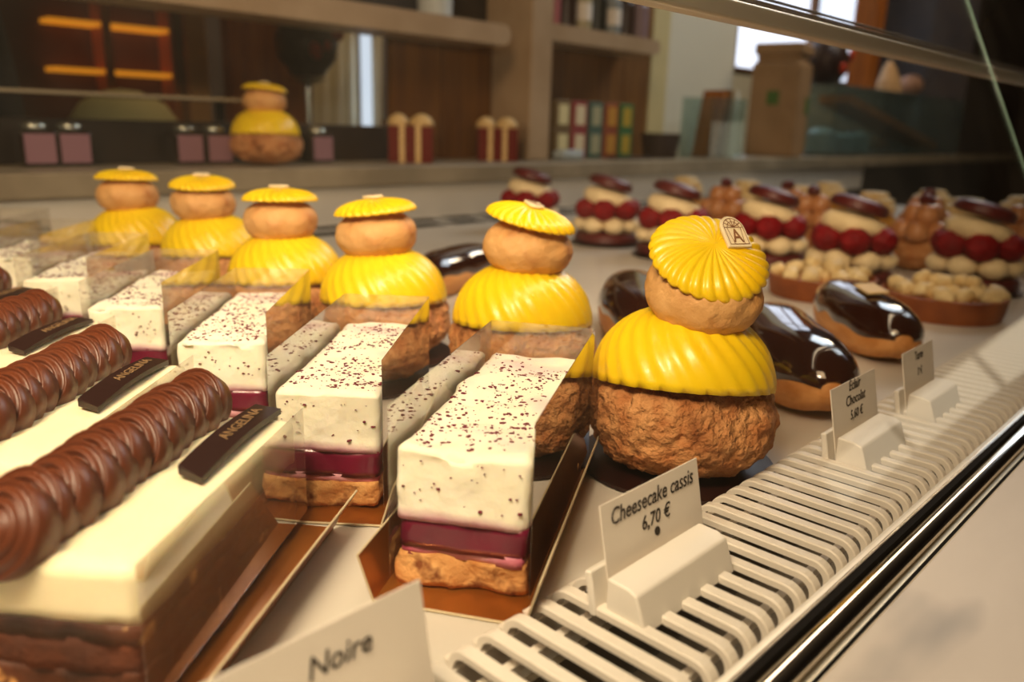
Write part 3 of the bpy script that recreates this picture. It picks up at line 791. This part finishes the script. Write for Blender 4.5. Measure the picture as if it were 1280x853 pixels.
# ------------------------------------------------------------------ on and above the stone counter
pil = MB().box(7.93, 8.33, 7.35, 8.19, .575, 9).build('pillar', M_shelfst, None, bevel=.02); tag(pil, 'light stone upright between the two shelf bays', 'pillar')
def shelf(label, x0, x1, z0, z1):
    n = 10; h = (z1-z0)/2; poly = [(x0, z0), (x1-h, z0)]+[(x1-h+h*math.sin(PI*i/n), z0+h-h*math.cos(PI*i/n)) for i in range(1, n)]+[(x1-h, z1), (x0, z1)]
    o = MB().prism(poly, -8.03, -7.4, mt=rotm('X', 90)).build('stone_shelf', M_shelfst)
    return tag(o, label, 'shelf')
shelf('thick stone shelf carrying bottles, right of the pillar', 8.34, 10.85, 2.10, 2.31)
shelf('long thick stone shelf across the top left, rounded at its right end', -5, 7.6, 1.96, 2.20)
bp = thing('wood_panelling', 'brown wood panelling behind the two red layer cakes', 'panelling', (7, 8.1, .572))
for x0, x1 in ((6.25, 7.02), (7.05, 7.92)):
    MB().box(x0-7, x1-7, -.05, .05, 0, 1.6).build('panel', M_wood, bp, bevel=.006)
MB().box(.28, .5, -.09, -.05, 0, .55).build('low_panel', M_wood, bp, bevel=.006)
bp = thing('wood_panelling', 'brown wood back of the bay holding the coloured tins', 'panelling', (9.6, 8.14, .572))
for x0, x1 in ((8.36, 9.5), (9.53, 10.94)):
    MB().box(x0-9.6, x1-9.6, -.04, .04, 0, 5).build('panel', M_wood, bp, bevel=.006)
# dark ledge with jars under the opening
lg = MB().box(-5, 6.24, 7.85, 8.19, .572, .96).build('dark_ledge', M_darkwood, None, bevel=.01); tag(lg, 'dark wooden ledge behind the small labelled jars', 'ledge')
gs = MB().box(-5, 4.2, 7.45, 8.15, 1.155, 1.185).build('glass_shelf', mat('grey_glass', '#8d8068', .25), None); tag(gs, 'thin grey glass shelf crossing the dark opening at the left', 'shelf')
for x in (-1, 1.6, 4.05): 
    MB().box(x-.02, x+.02, 7.98, 8.1, .965-1.155, 0.0).build('shelf_bracket', M_dark, gs).location = L(0, 0, 1.155)
M_jar = mat('dark_glass_jar', '#1d1009', .12, coat=.6)
M_label = mat('pink_label', '#8d6570', .7)
M_lid = mat('silver_lid', '#b9bdb4', .25, .9)
def make_jar():
    t = thing('labelled_jar', 'x', 'jar', (0, 0, 0), 0, 'labelled jars on the stone counter')
    MB().box(-.14, .14, -.12, .12, 0, .29).build('jar_body', M_jar, t, bevel=.03)
    MB().box(-.115, .115, -.126, -.1205, .03, .265).build('label', M_label, t)
    MB().lathe([(.001, .0), (.09, 0), (.1, .02), (.1, .05), (.05, .07), (.001, .075)], 24, o=(0, 0, .29)).build('jar_lid', M_lid, t, smooth=True)
    return t
jr = make_jar()
jars = [(2.19, 'small dark jar with pink label, leftmost on the stone counter'), (2.46, 'small dark jar with pink label, second from the left on the counter'),
        (3.45, 'small dark jar with pink label, left one of the pair beside the lone religieuse'), (3.74, 'small dark jar with pink label touching the left of the lone religieuse'),
        (4.88, 'small dark jar with pink label just right of the lone religieuse')]
for i, (x, lb) in enumerate(jars):
    if i == 0: jr.location = L(x, 7.58, .573); jr['label'] = lb
    else: dup(jr, (x, 7.58, .573), 0, lb)
# layer cakes in clear wrap
def make_velvet():
    t = thing('layer_cake_slice', 'x', 'cake slice', (0, 0, 0), 0, 'red and cream layer cakes on the counter')
    xs = [-.25, -.13, -.07, .05, .11, .24]
    for i in range(5):
        red = i % 2 == 0
        MB().rbox(xs[i], xs[i+1], -.15, .15, .0, .40 if red else .41, .04, lambda p: p+Vector((0, N3(p, 12, 3), 0))*.012).build('sponge_slab' if red else 'cream_filling', M_velvet if red else M_bcream, t, smooth=False)
    for (x, r) in ((-.15, .115), (.115, .13)):
        MB().lathe([(.001, .0), (r, .0), (r*1.02, .06), (r*.72, .11), (r*.3, .14), (.001, .145)], 20, lambda p, a: Vector((p.x*(1+.07*math.sin(a*6)), p.y*(1+.07*math.sin(a*6)), p.z)), o=(x, 0, .39)).build('cream_rosette', M_bcream, t, smooth=True)
    for s in (-1, 1): MB().quadgrid([(s*.265, -.17, 0), (s*.265, .17, 0), (s*.33, -.17, .46), (s*.33, .17, .46)], 2, 2).build('clear_wrap', M_film, t, solid=.002)
    return t
vc = make_velvet(); vc.location = L(6.0, 7.38, .573); vc.rotation_euler = (0, 0, R_(-42)); vc['label'] = 'red and cream layer cake with two rosettes, left one on the stone counter'
dup(vc, (7.42, 7.42, .573), R_(-40), 'red and cream layer cake closer to the stone pillar')
# tea tins, two high
tins = ['#6b5430', '#8e1f2b', '#2f5a52', '#8f3c16', '#1f6a34']
labs = ['#d9cf9f', '#dccfae', '#a3a383', '#c08a2c', '#b59a2b']
nm = ['olive-brown', 'dark red', 'teal', 'rust-orange', 'green']
for i in range(5):
    for lvl in (0, 1):
        x = 8.86+i*.37
        m1 = mat('tin_paint', tins[i], .45); m2 = mat('tin_label_paper', labs[i], .6)
        t = thing('tea_tin', '%s tea tin with pale label, %s row beside the pillar' % (nm[i], 'upper' if lvl else 'lower'), 'tin', (x, 7.72, .573+lvl*.40), 0, 'coloured tins in two rows')
        MB().box(-.165, .165, -.15, .15, 0, .395).build('tin_body', m1, t, bevel=.015)
        MB().box(-.10, .10, -.156, -.151, .07, .34).build('label', m2, t)
# bowl and dark tray
bw = MB().lathe([(.001, 0), (.26, .0), (.33, .38), (.31, .38), (.245, .03), (.001, .03)], 32).build('dark_bowl', M_darkchoc, None, smooth=False, loc=(11.25, 7.55, .573)); tag(bw, 'dark brown straight-sided bowl at the end of the tin row', 'bowl')
tr = MB().box(-.5, .45, -.1, .1, 0, .035).build('dark_tray', M_darkchoc, None, loc=(10.2, 7.35, .573), bevel=.01); tag(tr, 'flat dark tray in front of the green tin', 'tray')
nk = MB().rbox(-.18, .2, -.1, .1, 0, .12, .05, lambda p: p+Vector((N3(p, 9, 1), N3(p, 9, 2), max(0, N3(p, 9, 3))))*.05).build('folded_cloth', mat('blue_white_cloth', '#a9b6bd', .8), None, loc=(8.62, 7.28, .575), smooth=True); tag(nk, 'small crumpled blue-white cloth at the foot of the pillar', 'cloth')
# bottles on the right shelf, one jar on the left shelf
bc_ = [('#b4676a', 'rose'), ('#2e160c', 'dark brown'), ('#b7ac8b', 'cream'), ('#171a14', 'black'), ('#8e979b', 'pale grey'), ('#2b110f', 'deep maroon'), ('#8a7480', 'lilac')]
def bottle(col, label, x, z, r=.13, hgt=.62):
    t = thing('bottle', label, 'bottle', (x, 7.62, z), 0, 'bottles on the stone shelf')
    m = mat('bottle_%s' % col[1:], col, .3, coat=.3)
    MB().lathe([(.001, 0), (r, .0), (r, hgt*.72), (r*.5, hgt*.86), (r*.38, hgt), (.001, hgt)], 24).build('bottle_body', m, t, smooth=False)
    MB().lathe([(.001, 0), (r*.42, 0), (r*.42, .09), (.001, .09)], 16, o=(0, 0, hgt)).build('stopper', M_lid, t)
    MB().lathe([(r+.002, .12), (r+.002, .34)], 24).build('paper_label', M_card if col in ('#b7ac8b', '#8e979b') else m, t)
for i, (c, n_) in enumerate(bc_):
    bottle(c, '%s bottle, number %s from the pillar on the right stone shelf' % (n_, ['one', 'two', 'three', 'four', 'five', 'six', 'seven'][i]), 8.56+i*.335, 2.315)
bottle('#c9cfcf', 'white glassy bottle on the long stone shelf near its rounded end', 6.55, 2.205, .2, .5)
# kraft jar
kj = thing('storage_jar', 'tall square tan storage jar with stepped neck at the right of the counter', 'jar', (15.2, 7.55, .573), R_(12))
M_kraft = mat('tan_card', '#a58058', .6, col2='#98754e', nscale=2)
MB().box(-.46, .46, -.46, .46, 0, 1.72).build('jar_body', M_kraft, kj, bevel=.06)
MB().box(-.40, .40, -.40, .40, 1.72, 1.85).build('jar_neck', M_kraft, kj, bevel=.03)
MB().box(-.45, .45, -.45, .45, 1.85, 2.06).build('jar_lid', M_kraft, kj, bevel=.04)
MB().box(-.475, -.462, -.1, .12, .95, 1.2).build('green_mark', mat('green_mark', '#3f6a22', .6), kj)
MB().box(.1, .35, -.475, -.462, .8, 1.1).build('green_mark', bpy.data.materials['green_mark'], kj)
# glass holder with upright menu sticks
gh = thing('glass_holder', 'open clear glass box holding leaning brown and pale cards', 'holder', (12.75, 7.5, .573))
for (a, b, c, d) in ((-.55, -.53, -.3, .3), (.53, .55, -.3, .3), (-.55, .55, .28, .3), (-.55, .55, -.3, -.28)):
    MB().box(a, b, c, d, 0, .98).build('glass_side', M_glassthin, gh)
for (x, m, tl, nme) in ((-.24, M_woodo, 12, 'pink-brown'), (.04, M_wood, 6, 'brown'), (.34, M_pale, 3, 'pale')):
    o = MB().box(-.06, .06, -.2, .2, 0, 1.12).build('leaning_card', m, None, loc=(12.75+x, 7.5, .575), rot=(0, R_(tl), 0)); tag(o, nme+' card leaning inside the open glass box', 'card')
# glass case with slanted wood
gc = thing('glass_cabinet', 'low glass cabinet at the far right end of the stone counter', 'cabinet', (20.4, 7.6, .573))
for (a, b, c, d, e, f) in ((-4.1, 4.1, -.7, -.67, 0, 1.35), (-4.1, 4.1, .67, .7, 0, 1.35), (-4.1, -4.07, -.7, .7, 0, 1.35), (4.07, 4.1, -.7, .7, 0, 1.35), (-4.12, 4.12, -.72, .72, 1.35, 1.4)):
    MB().box(a, b, c, d, e, f).build('glass_side', M_glassthin, gc)
MB().box(-3.9, 3.9, -.55, .55, 0, .06).build('cabinet_floor', M_darkwood, gc)
sl = MB().box(-3.1, 3.1, -.35, .35, -.09, .09, mt=rotm('Y', 9)).build('slanted_board', M_woodo, None, loc=(20.9, 7.6, 1.27)); tag(sl, 'orange-brown board lying at a slant inside the glass cabinet', 'board')
for i, (x, z, nme) in enumerate(((-3.3, .5, 'tall'), (-2.4, .42, 'short'), (-1.5, .46, 'broad'))):
    o = MB().lathe([(.001, 0), (.28, 0), (.3, z*.8), (.15, z), (.001, z)], 20, o=(0, 0, 0)).build('glass_jar', mat('blue_grey_glass', '#7d949a', .2), None, loc=(20.4+x, 7.45, .64)); tag(o, nme+' blue-grey glass jar inside the glass cabinet', 'jar')
# dark vase with red, cream horn, wooden post and pinkish bun on the cabinet
def vase(loc, label, k=1.0):
    t = thing('round_vase', label, 'vase', loc); 
    MB().lathe([(.001, 0), (.22*k, .0), (.42*k, .25*k), (.46*k, .5*k), (.36*k, .8*k), (.2*k, .95*k), (.001, .96*k)], 28).build('vase_body', M_darkchoc, t, smooth=True)
    for (x, z) in ((.05, .45), (.28, .62), (-.1, .35)):
        MB().ball((x*k, -.40*k, z*k), .11*k, 10, 8, (1, .5, 1.2)).build('red_flower', mat('red_flower', '#c0330e', .5), t, smooth=True)
vase((17.2, 7.6, 1.98), 'dark round vase with red flowers in front of the bright window')
hn = MB().lathe([(.001, 0), (.30, 0), (.26, .3), (.12, .65), (.001, .78)], 20, lambda p, a: p+Vector((-.25*p.z, 0, 0))).build('cream_cone', mat('cream_cone', '#d3ae82', .6), None, loc=(20.9, 7.6, 1.98)); tag(hn, 'cream pointed cone standing on the glass cabinet', 'ornament')
bn = MB().ball((0, 0, .27), .3, 20, 14, (1.2, 1, .9)).build('round_loaf', mat('pinkish_loaf', '#9a7663', .6), None, loc=(22.3, 7.6, 1.98), smooth=True); tag(bn, 'pinkish round loaf beside the cream cone', 'bread')
wp = MB().box(-.25, .25, -.25, .25, 0, 2.2).build('wooden_post', M_woodo, None, loc=(19.2, 7.62, 1.98), bevel=.02); tag(wp, 'orange wooden post standing on the glass cabinet', 'post')
dk = MB().box(24.8, 30.6, 7.0, 8.1, .575, 5.5).build('dark_cupboard', M_darkwood, None); tag(dk, 'tall dark cupboard closing the right end of the counter', 'cupboard')

# ------------------------------------------------------------------ mirror reflection at the left, built as a stand-in room behind an opening
bk = thing('wooden_shelf_unit', 'orange-lit wooden shelf unit seen through the dark opening', 'shelf unit', (5.0, 13.6, FZ))
def bpart(mb, n_, m, **k): o = mb.build(n_, m, bk, **k); o.location = L(-5.0, -13.6, -FZ); return o
bpart(MB().box(3.2, 5.9, 13.5, 13.7, FZ, 4.5), 'back_board', mat('red_brown_wood', '#5a2c0c', .5))
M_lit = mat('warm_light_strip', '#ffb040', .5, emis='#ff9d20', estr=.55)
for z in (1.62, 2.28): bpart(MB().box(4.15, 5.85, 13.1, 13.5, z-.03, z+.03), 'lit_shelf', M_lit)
for x in (3.2, 4.9, 5.9): bpart(MB().box(x-.06, x+.06, 13.05, 13.5, FZ, 4.5), 'upright', M_woodo)
cp = MB().box(6.02, 6.36, 12.9, 13.4, FZ, 5).build('door_post', mat('tan_post', '#b98544', .5), None, bevel=.02); tag(cp, 'tan post right of the lit wooden shelves', 'post')
ow = MB().box(7.0, 8.4, 13.4, 13.7, FZ, 5).build('orange_screen', M_woodo, None); tag(ow, 'orange wooden screen behind the lone religieuse', 'screen')
cu = thing('pale_curtain', 'pale grey curtain with a bright vertical highlight strip', 'curtain', (9.3, 13.3, FZ))
pts = []
for i in range(60):
    u = i/59; x = -.95+u*1.9; y = .08*math.sin(u*34)
    pts += [(x-.25, y, 0), (x*.8+.1, y, 11)]
MB().quadgrid(pts, 60, 2).build('curtain_cloth', mat('curtain_cloth', '#cfcdbb', .8), cu, smooth=True, solid=.02)
w2 = struct('highlight_strip', MB().box(9.35, 9.62, 13.0, 13.04, .9, 2.6), mat('highlight_glow', '#dfeaf0', .5, emis='#dcecff', estr=.9))  # glowing strip stands in for the bright vertical highlight by the curtain
MB().box(9.3, 9.35, 12.98, 13.06, .9, 2.6).build('glow_pane_frame', M_pale, w2)  # pale border of the highlight strip
dm = thing('pale_lampshade', 'pale green domed lampshade behind the glass shelf', 'lamp', (4.25, 11.0, .3))
MB().lathe([(.75, .25), (.70, .55), (.5, .85), (.2, 1.0), (.001, 1.02)], 36).build('shade', mat('pale_green_cloth', '#b3ae7c', .7), dm, smooth=True, solid=.02)
MB().lathe([(.001, -.0), (.3, 0), (.3, .04), (.05, .06), (.04, 1.0), (.001, 1.0)], 20).build('lamp_base', M_lid, dm)
sb = MB().box(3.45, 8.5, 10.2, 11.8, FZ, .3).build('side_table', M_darkwood, None); tag(sb, 'dark table carrying the pale lampshade', 'table')
vase((6.9, 10.9, .3), 'dark round vase with red flowers seen through the left opening', 1.0)
st = MB().lathe([(.001, 0), (.35, 0), (.3, .06), (.06, .1), (.05, 1.2), (.3, 1.3), (.001, 1.32)], 24).build('vase_stand', M_lid, None, loc=(6.9, 10.9, .3)); tag(st, 'slim metal stand under the dark round vase', 'stand')
for o in bpy.data.objects:
    if o.get('label') == 'dark round vase with red flowers seen through the left opening': o.location = L(6.9, 10.9, 1.63)

# dark-clothed person standing beyond the opening, mostly cut off by the left edge
def person(loc, rz):
    t = thing('person', 'person in a dark navy jacket standing beyond the opening at the left edge', 'person', loc, rz)
    sk = [((0, 0, 6.9), 1.05), ((0, 0, 7.9), .95), ((0, 0, 9.2), 1.05), ((0, 0, 10.1), .75), ((0, 0, 10.6), .42), ((0, .05, 11.0), .42),
          ((.95, 0, 9.9), .5), ((1.35, .05, 8.4), .40), ((1.25, -.5, 7.1), .30), ((1.15, -.75, 6.6), .24),
          ((-.95, 0, 9.9), .5), ((-1.35, .05, 8.4), .40), ((-1.25, -.5, 7.1), .30), ((-1.15, -.75, 6.6), .24),
          ((.5, 0, 6.3), .68), ((.55, -.05, 3.5), .46), ((.55, .1, .7), .30), ((.55, -.6, .28), .24),
          ((-.5, 0, 6.3), .68), ((-.55, -.05, 3.5), .46), ((-.55, .1, .7), .30), ((-.55, -.6, .28), .24)]
    ed = [(0, 1), (1, 2), (2, 3), (3, 4), (4, 5), (3, 6), (6, 7), (7, 8), (8, 9), (3, 10), (10, 11), (11, 12), (12, 13), (0, 14), (14, 15), (15, 16), (16, 17), (0, 18), (18, 19), (19, 20), (20, 21)]
    me = bpy.data.meshes.new('body'); me.from_pydata([tuple(Vector(p)*S) for p, r in sk], ed, [])
    me.materials.append(mat('navy_cloth', '#171b26', .8)); o = bpy.data.objects.new('body', me); C.objects.link(o); o.parent = t
    md = o.modifiers.new('skin', 'SKIN'); me.skin_vertices.new() if not me.skin_vertices else None
    for i, (p, r) in enumerate(sk): me.skin_vertices[0].data[i].radius = (r*S, r*S*(.72 if i < 4 else 1))
    me.skin_vertices[0].data[0].use_root = True
    sd = o.modifiers.new('sub', 'SUBSURF'); sd.levels = 1; sd.render_levels = 2; md.use_smooth_shade = True
    skin = mat('skin', '#b98562', .6)
    def hf(p):
        q = Vector(p); q.z *= 1.25
        if p.y < -.1: q.y -= .10*max(0, 1-abs(p.x)*4)*max(0, 1-abs(p.z+.05)*4)
        if p.z < -.2: q.x *= .82; q.y *= .9
        return q
    h = MB().ball((0, 0, 0), .52, 32, 24, (.85, 1, 1), fn=hf)
    ho = h.build('head', skin, t, smooth=True, loc=(0, -.02, 11.55))
    for s in (-1, 1):
        MB().ball((s*.17, -.47, .04), .055, 10, 8).build('eye', M_dark, ho, smooth=True)
        MB().ball((s*.44, 0, 0), .12, 10, 8, (.4, 1, 1.4)).build('ear', skin, ho, smooth=True)
        for k in range(5):
            b0 = Vector((s*1.14+(k-2)*.055*1.0, -.78, 6.45)); ln = (.34, .42, .46, .42, .33)[k]
            if k == 0: b0 += Vector((0, -.1, .1))
            MB().tube([b0, b0+Vector((0, -.03, -ln*.5)), b0+Vector((0, -.13, -ln))], [.055, .05, .035], 8).build('finger', skin, t, smooth=True)
        MB().ball((s*1.14, -.77, 6.5), .17, 14, 10, (.95, .55, 1.3)).build('palm', skin, t, smooth=True)
    MB().tube([(-.14, -.5, -.27), (0, -.53, -.29), (.14, -.5, -.27)], .03, 6).build('mouth', M_mac, ho, smooth=True)
    MB().ball((0, .07, .14), .56, 28, 20, (.86, 1, 1.12), fn=lambda p: p if p.z > -.1 or p.y > .05 else Vector((p.x*.8, p.y*.6, p.z))).build('hair', M_darkchoc, ho, smooth=True)
person((1.5, 11.0, FZ), R_(15))
